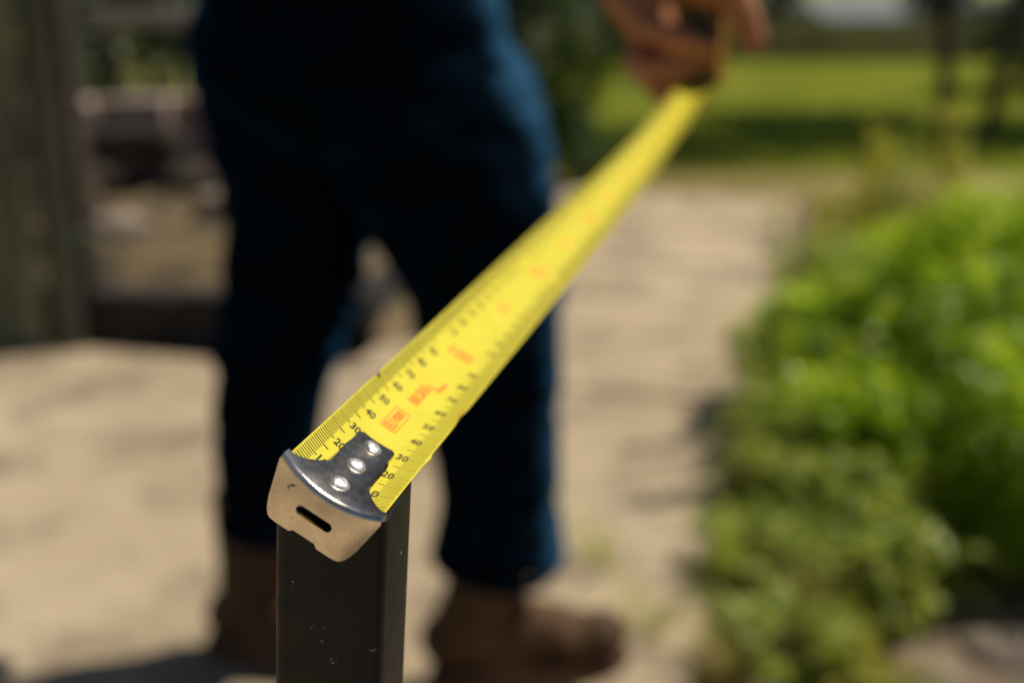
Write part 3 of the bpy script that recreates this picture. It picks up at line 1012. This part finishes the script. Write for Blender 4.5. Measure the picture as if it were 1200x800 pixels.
def rivet_mesh(s, seed):
    rng = random.Random(seed)
    prof = [(.0, .00105), (.0008, .00100), (.0015, .00080), (.0020, .00055), (.0023, .0002), (.0025, 0.0), (.0025, -.0006)]
    n = 20
    vs, fs = [], []
    ox = rng.uniform(-.12, .12)
    for r_, h in prof:
        for k in range(n):
            a = 2 * math.pi * k / n
            rr = r_ * (1 + .05 * math.sin(2 * a + seed) + .03 * math.sin(3 * a + 2 * seed))
            vs.append(S(s + rr * math.sin(a) * 1.0, rr * math.cos(a), .0010 + h * (1 + ox * math.cos(a))))
    for l in range(len(prof) - 1):
        for k in range(n):
            k2 = (k + 1) % n
            fs.append((l * n + k, (l + 1) * n + k, (l + 1) * n + k2, l * n + k2))
    me = mesh('rivet', vs, fs, True)
    return me
for i, s in enumerate((.0018, .0118, .0220)):
    link('rivet', rivet_mesh(s, i + 1), M['rivet'], hook)

# case in the hand
CC = case_base + V((0, 0, .035))
def cl3(h, t, z): return CC + HH * h + T * t + V((0, 0, z))
M['case_yellow'] = rough_mat('case_plastic', (0.36, 0.17, 0.012), (0.44, 0.22, 0.018), 40, .4, .1, .0005)
M['rubber'] = rough_mat('black_rubber', (0.012, 0.012, 0.012), (0.022, 0.021, 0.02), 60, .6, .2, .0005)
def case_profile(inset=0.0):
    pts = []
    for cx, cz, r_, a0, a1 in ((.012, .010, .025, 0, 90), (-.012, .010, .025, 90, 180), (-.031, -.029, .006, 180, 270), (.031, -.029, .006, 270, 360)):
        for k in range(8):
            a = R(a0 + (a1 - a0) * k / 7)
            pts.append((cx + (r_ - inset) * math.cos(a), cz + (r_ - inset) * math.sin(a)))
    return pts
def case_shell():
    lv_ = [(-.019, .004), (-.0175, .0008), (-.013, 0), (.013, 0), (.0175, .0008), (.019, .004)]
    vs, fs = [], []
    n = len(case_profile())
    for h, ins in lv_:
        for t, z in case_profile(ins): vs.append(cl3(h, t, z))
    for l in range(len(lv_) - 1):
        for i in range(n):
            j2 = (i + 1) % n
            fs.append((l * n + i, l * n + j2, (l + 1) * n + j2, (l + 1) * n + i))
    fs.append(tuple(range(n))[::-1]); fs.append(tuple((len(lv_) - 1) * n + i for i in range(n)))
    return mesh('case', vs, fs, True)
case = link('case', case_shell(), M['case_yellow'], tape)
def loc_box(h, t, z, sh, st, sz, bev):
    bm = box_bm((sh, st, sz), (0, 0, 0), bev, None, 2)
    for v in bm.verts: v.co = cl3(h + v.co.x, t + v.co.y, z + v.co.z)
    return bm_mesh(bm, 'b')
link('rubber_band', loc_box(0, -.0375, .006, .030, .004, .022, .001), M['rubber'], case)
link('lock_button', loc_box(0, -.0345, .0225, .014, .010, .010, .002), M['rubber'], case)
link('tape_mouth', loc_box(0, -.0372, -.028, .030, .003, .010, .0008), M['rubber'], case)
link('belt_clip', loc_box(.0205, .006, .004, .0025, .018, .05, .001), M['steel'], case)

# ------------------------------------------------------------------ person
def skin_mat():
    m, nt, b = new_mat('skin')
    v = coords(nt)
    c = ramp(nt, nz(nt, v, 40, 5), [(0.3, (0.33, 0.125, 0.045)), (0.7, (0.44, 0.18, 0.075))])
    nt.links.new(c, b.inputs['Base Color'])
    b.inputs['Roughness'].default_value = 0.5
    b.inputs['Subsurface Weight'].default_value = 0.08
    b.inputs['Subsurface Radius'].default_value = (.01, .004, .002)
    bump(nt, b, nz(nt, v, 300, 4), 0.15, .001)
    return m
M['skin'] = skin_mat()
M['denim'] = rough_mat('dark_denim', (0.0012, 0.0034, 0.0062), (0.0026, 0.0085, 0.0165), 14, .8, .4, .002, fine=30)
dt = M['denim'].node_tree
dn = dt.nodes['Principled BSDF']
# sunlit rim painted into the denim as paler blue along the leading leg
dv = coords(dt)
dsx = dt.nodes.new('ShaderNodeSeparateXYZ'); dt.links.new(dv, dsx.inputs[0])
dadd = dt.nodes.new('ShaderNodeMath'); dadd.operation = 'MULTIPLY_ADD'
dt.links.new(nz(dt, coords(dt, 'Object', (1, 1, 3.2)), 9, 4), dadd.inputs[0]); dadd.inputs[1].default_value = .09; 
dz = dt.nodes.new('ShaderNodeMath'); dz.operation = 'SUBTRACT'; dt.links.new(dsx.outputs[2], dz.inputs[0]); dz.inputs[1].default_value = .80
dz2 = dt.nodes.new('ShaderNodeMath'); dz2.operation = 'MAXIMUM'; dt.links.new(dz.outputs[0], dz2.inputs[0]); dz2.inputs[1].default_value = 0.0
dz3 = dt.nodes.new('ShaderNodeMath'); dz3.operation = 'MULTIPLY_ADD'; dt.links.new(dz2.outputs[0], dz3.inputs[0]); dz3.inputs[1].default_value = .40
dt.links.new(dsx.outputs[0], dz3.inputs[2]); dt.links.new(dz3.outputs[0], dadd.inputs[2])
drim = ramp(dt, dadd.outputs[0], [(0.088, 0.0), (0.112, 1.0)])
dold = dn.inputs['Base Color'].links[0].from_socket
dt.links.new(mix(dt, drim, dold, (0.021, 0.072, 0.135)), dn.inputs['Base Color'])
dn.inputs['Sheen Weight'].default_value = 0.6
dn.inputs['Sheen Roughness'].default_value = 0.22
dn.inputs['Sheen Tint'].default_value = (0.03, 0.22, 0.55, 1)
dn.inputs['Specular IOR Level'].default_value = 0.0
M['shirt'] = rough_mat('navy_shirt', (0.004, 0.006, 0.010), (0.008, 0.011, 0.017), 10, .9, .3, .002)
M['shirt'].node_tree.nodes['Principled BSDF'].inputs['Specular IOR Level'].default_value = 0.05
M['boot'] = rough_mat('brown_suede', (0.052, 0.025, 0.008), (0.118, 0.058, 0.020), 12, .85, .4, .003)
M['sole'] = rough_mat('boot_sole', (0.07, 0.035, 0.016), (0.13, 0.06, 0.025), 20, .7, .3, .002)
M['lace'] = rough_mat('lace', (0.05, 0.03, 0.015), (0.10, 0.065, 0.03), 60, .8, .2, .001)
M['hair'] = rough_mat('hair', (0.012, 0.008, 0.006), (0.03, 0.02, 0.014), 60, .6, .6, .004)

person = empty('person', (-.2, 1.66, 0), 'person in dark jeans and brown work boots holding the tape measure', 'person')
HIP_R, HIP_L = V((-.185, 1.60, .92)), V((-.31, 1.72, .92))
KNEE_R, KNEE_L = V((-.026, 1.585, .52)), V((-.362, 1.72, .51))
ANK_R, ANK_L = V((-.030, 1.615, .10)), V((-.408, 1.715, .10))
FD, RD = V((.83, -.56, 0)), V((-.56, -.83, 0))
# skin: head, neck, arms, hands in one surface (torso and legs under the clothes)
bm = bmesh.new()
chest = V((-.17, 1.54, 1.33)); pelvis = V((-.25, 1.66, .98))
chain(bm, [pelvis, V((-.23, 1.63, 1.12)), chest, V((-.155, 1.525, 1.42))], [.115, .105, .115, .07])
neck = V((-.13, 1.50, 1.50)); head = V((-.085, 1.465, 1.615))
chain(bm, [V((-.155, 1.525, 1.41)), neck, head], [.06, .054, .05])
hr = Quaternion((0, 0, 1), math.atan2(FD.y, FD.x))
blob(bm, head + V((0, 0, .03)), .1, (1.0, .78, 1.02), hr, 3)
blob(bm, head + FD * .03 + V((0, 0, -.045)), .066, (1.0, .85, .95), hr, 3)
blob(bm, head + FD * .098 + V((0, 0, -.012)), .014, (1.2, .9, 1.5), hr)
blob(bm, head + FD * .088 + V((0, 0, -.052)), .012, (.7, 1.9, .6), hr)
blob(bm, head + FD * .086 + V((0, 0, .03)), .012, (.6, 3.4, .7), hr)
for s in (-1, 1):
    blob(bm, head + RD * (.078 * s) + V((0, 0, -.008)), .022, (.9, .4, 1.4), hr)
SH_R, SH_L = V((-.225, 1.33, 1.40)), V((-.05, 1.70, 1.40))
WR = cl3(-.070, .022, .056)
EL_R = (SH_R + WR) / 2 + V((-.035, -.01, -.05))
chain(bm, [V((-.17, 1.50, 1.40)), SH_R, SH_R.lerp(EL_R, .5), EL_R, EL_R.lerp(WR, .3), WR], [.065, .062, .05, .042, .042, .027])
EL_L, WR_L = V((-.14, 1.93, 1.17)), V((-.26, 1.90, .97))
chain(bm, [V((-.13, 1.58, 1.40)), SH_L, SH_L.lerp(EL_L, .5), EL_L, EL_L.lerp(WR_L, .3), WR_L], [.065, .062, .05, .042, .042, .027])
chain(bm, [WR_L, WR_L + V((-.02, -.05, -.05)), WR_L + V((-.03, -.085, -.075))], [.027, .034, .026])
for q in range(4):
    b0 = WR_L + V((-.03, -.085, -.075)) + V((.012 * (q - 1.5) * 1.4, .002 * q, -.012 * (q - 1.5)))
    chain(bm, [b0, b0 + V((0, -.03, -.016)), b0 + V((0, -.045, -.034))], [.0105, .0095, .008])
chain(bm, [WR_L + V((-.01, -.02, -.01)), WR_L + V((.015, -.06, -.02)), WR_L + V((.02, -.09, -.03))], [.013, .012, .009])
# right hand round the case: palm on its left side, fingers under it, thumb over the top
kn = [(-.043, -.034, .020), (-.044, -.0120, .006), (-.041, .0095, .003), (-.037, .0275, .006)]
for i, k_ in enumerate(kn):
    chain(bm, [WR, cl3(-.058, .010 + .5 * k_[1], .034), cl3(*k_)], [.028, .0230, .0155])
chain(bm, [cl3(*kn[0]), cl3(*kn[3])], [.0130, .0110])
fing = [
 [(-.043, -.034, .020), (-.037, -.050, .012), (-.014, -.0515, .004), (.008, -.0490, -.002)],
 [(-.044, -.0120, .006), (-.047, -.0360, -.016), (-.028, -.0500, -.018), (-.006, -.0480, -.020)],
 [(-.041, .0095, .003), (-.045, .0060, -.026), (-.028, .0030, -.0460), (.000, .0030, -.0455)],
 [(-.037, .0275, .006), (-.041, .0270, -.020), (-.027, .0250, -.0440), (-.002, .0240, -.0445)]]
fr_ = [(.0125, .0112, .0100, .0086), (.0130, .0118, .0100, .0086), (.0125, .0112, .0095, .0082), (.0105, .0095, .0085, .0074)]
for c_, r_ in zip(fing, fr_):
    chain(bm, [cl3(*p) for p in c_], r_)
chain(bm, [WR + V((0, 0, .002)), cl3(-.036, -.020, .050), cl3(-.008, -.036, .0485), cl3(.020, -.038, .0440), cl3(.0340, -.038, .024), cl3(.0440, -.038, .002)], [.024, .0215, .0170, .0145, .0125, .0100])
body = link('skin', remesh(bm, .0036, 3, 'skin'), M['skin'], person)

# hair
bm = bmesh.new()
blob(bm, head + V((0, 0, .045)) - FD * .012, .104, (1.0, .80, .98), hr, 3)
for v in [v for v in bm.verts if (v.co - head).dot(FD) > .055 and v.co.z < head.z + .075]: bm.verts.remove(v)
for v in [v for v in bm.verts if v.co.z < head.z - .02]: bm.verts.remove(v)
for v in bm.verts: v.co += v.co.normalized() * .004 * noise.noise(v.co * 40)
link('hair', bm_mesh(bm, 'hair', True), M['hair'], person)

# jeans
bm = bmesh.new()
hipc = (HIP_R + HIP_L) / 2
blob(bm, hipc + V((-.005, 0, .05)), .175, (1.22, .92, .82), hr, 3)
blob(bm, hipc + V((-.02, .02, .02)), .16, (1.25, .95, .7), hr, 3)
chain(bm, [hipc + V((0, 0, .06)), hipc + V((0, 0, .20))], [.17, .160], open_end=True)
HEM_R, HEM_L = V((-.022, 1.585, .255)), V((-.380, 1.715, .250))
blob(bm, V((-.135, 1.60, 1.0)), .135, (1, .9, 1), hr, 3)
chain(bm, [V((-.10, 1.59, .88)), V((-.060, 1.58, .76)), V((-.037, 1.58, .68)), KNEE_R, V((-.020, 1.585, .34)), HEM_R], [.150, .130, .113, .096, .090, .098], open_end=True)
chain(bm, [HIP_L + V((-.015, 0, 0)), V((-.310, 1.715, .78)), V((-.316, 1.715, .68)), KNEE_L, V((-.378, 1.715, .38)), HEM_L], [.125, .112, .108, .092, .082, .086], open_end=True)
jm = remesh(bm, .0095, 3, 'jeans')
def wr(p):
    leg = 0 if p.x > -.22 else 7
    low = max(0, (.55 - p.z) / .35)
    knee = math.exp(-((p.z - .55) / .10) ** 2)
    hip = math.exp(-((p.z - .82) / .10) ** 2)
    a = noise.noise(V((p.x * 6 + leg, p.y * 6, p.z * 26 + 6 * p.x))) * (.004 + .007 * low + .006 * knee + .007 * hip)
    b = noise.noise(V((p.x * 14, p.y * 14 + leg, p.z * 30 - 12 * p.x))) * .004
    return a + b
displace(jm, wr)
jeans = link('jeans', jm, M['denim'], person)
for hem, r_ in ((HEM_R, .097), (HEM_L, .087)):       # rolled hem
    vs, fs = [], []
    n, m_ = 36, 8
    for i in range(n):
        a = 2 * math.pi * i / n
        rr = r_ * (1 + .03 * math.sin(3 * a) + .02 * math.sin(5 * a + 1))
        for k in range(m_):
            b = 2 * math.pi * k / m_
            vs.append(hem + V(((rr + .005 * math.cos(b)) * math.cos(a), (rr + .005 * math.cos(b)) * math.sin(a), .012 * math.sin(b) + .006 * math.sin(2 * a))))
    for i in range(n):
        for k in range(m_):
            fs.append((i * m_ + k, ((i + 1) % n) * m_ + k, ((i + 1) % n) * m_ + (k + 1) % m_, i * m_ + (k + 1) % m_))
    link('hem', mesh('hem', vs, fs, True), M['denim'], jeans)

# shirt
bm = bmesh.new()
blob(bm, chest, .165, (.9, 1.22, 1.0), hr, 3)
chain(bm, [V((-.245, 1.655, 1.10)), V((-.23, 1.63, 1.18)), chest], [.178, .165, .16], open_start=True)
chain(bm, [V((-.17, 1.50, 1.40)), SH_R, SH_R.lerp(EL_R, .6)], [.085, .078, .072], open_end=True)
chain(bm, [V((-.13, 1.58, 1.40)), SH_L, SH_L.lerp(EL_L, .6)], [.085, .078, .072], open_end=True)
chain(bm, [V((-.155, 1.525, 1.40)), V((-.14, 1.51, 1.465))], [.10, .066], open_end=True)
sm_ = remesh(bm, .011, 3, 'shirt')
displace(sm_, lambda p: .006 * noise.noise(p * 14) + .004 * noise.noise(V((p.x * 30, p.y * 30, p.z * 12))))
link('shirt', sm_, M['shirt'], person)

# boots
def boot(ank, yaw, seed, pitch=0.0, k=1.0):
    f = V((math.cos(yaw), math.sin(yaw), 0)); s_ = V((-f.y, f.x, 0))
    q = Quaternion((0, 0, 1), yaw)
    base = V((ank.x, ank.y, 0))
    cp, sp = math.cos(pitch), math.sin(pitch)
    def L(x, y, z):
        x, y, z = x * k, y * k, z * k
        if z < .2:                          # foot pitches about the heel
            w_ = 1 - max(0, (z - .10) / .10) if z > .10 else 1
            hx = x + .085
            x, z = x + w_ * (hx * cp - z * sp - hx), z + w_ * (hx * sp + z * cp - z)
        return base + f * x + s_ * y + V((0, 0, z))
    bm = bmesh.new()
    chain(bm, [L(.004, 0, .30), L(-.002, 0, .18), L(-.01, 0, .105)], [.066, .060, .056], open_start=True)
    blob(bm, L(-.045, 0, .075), .050, (1.0, .86, .95), q, 3)
    chain(bm, [L(-.02, 0, .10), L(.06, 0, .085), L(.12, .004, .070)], [.052, .048, .042])
    blob(bm, L(.135, .003, .062), .052, (1.15, .92, .68), q, 3)
    blob(bm, L(.178, .002, .060), .044, (1.0, 1.0, .72), q, 3)
    blob(bm, L(.03, 0, .055), .048, (2.0, .85, .75), q, 3)
    me = remesh(bm, .005, 3, 'boot')
    displace(me, lambda p: .0025 * noise.noise(p * 22 + V((seed, 0, 0))) + .003 * noise.noise(V((p.x * 18, p.y * 18, p.z * 50))) * math.exp(-((p.z - .11) / .05) ** 2))
    b = link('boot', me, M['boot'], person)
    # sole with a heel
    out = [(-.098, 0), (-.090, .030), (-.06, .040), (0, .037), (.06, .040), (.12, .052), (.17, .050), (.21, .032), (.226, 0), (.21, -.030), (.17, -.047), (.12, -.048), (.06, -.038), (0, -.037), (-.06, -.040), (-.090, -.030)]
    vs, fs = [], []
    n = len(out)
    for z, k in ((0.0, .985), (.006, 1.0), (.030, 1.0), (.038, .97)):
        for x, y in out: vs.append(L(x * k, y * k, z + (.010 if (z == 0 and .0 < x < .05) else 0) + (.006 * max(0, (x - .15) / .07) if z < .01 else 0)))
    for l in range(3):
        for i in range(n):
            fs.append((l * n + i, l * n + (i + 1) % n, (l + 1) * n + (i + 1) % n, (l + 1) * n + i))
    fs.append(tuple(range(n))[::-1]); fs.append(tuple(3 * n + i for i in range(n)))
    so = link('sole', mesh('sole', vs, fs), M['sole'], b)
    for i in range(4):
        x = .052 + .019 * i; z = .150 - .021 * i
        link('lace', tube_mesh('lace', [L(x - .004, -.034, z - .018), L(x + .002, -.016, z - .003), L(x + .004, 0, z), L(x + .002, .016, z - .003), L(x - .004, .034, z - .018)], [.003] * 5, 6), M['lace'], b)
    return b
boot(ANK_R, R(-10), 1, R(13), 1.06)
boot(ANK_L, R(-15), 5)
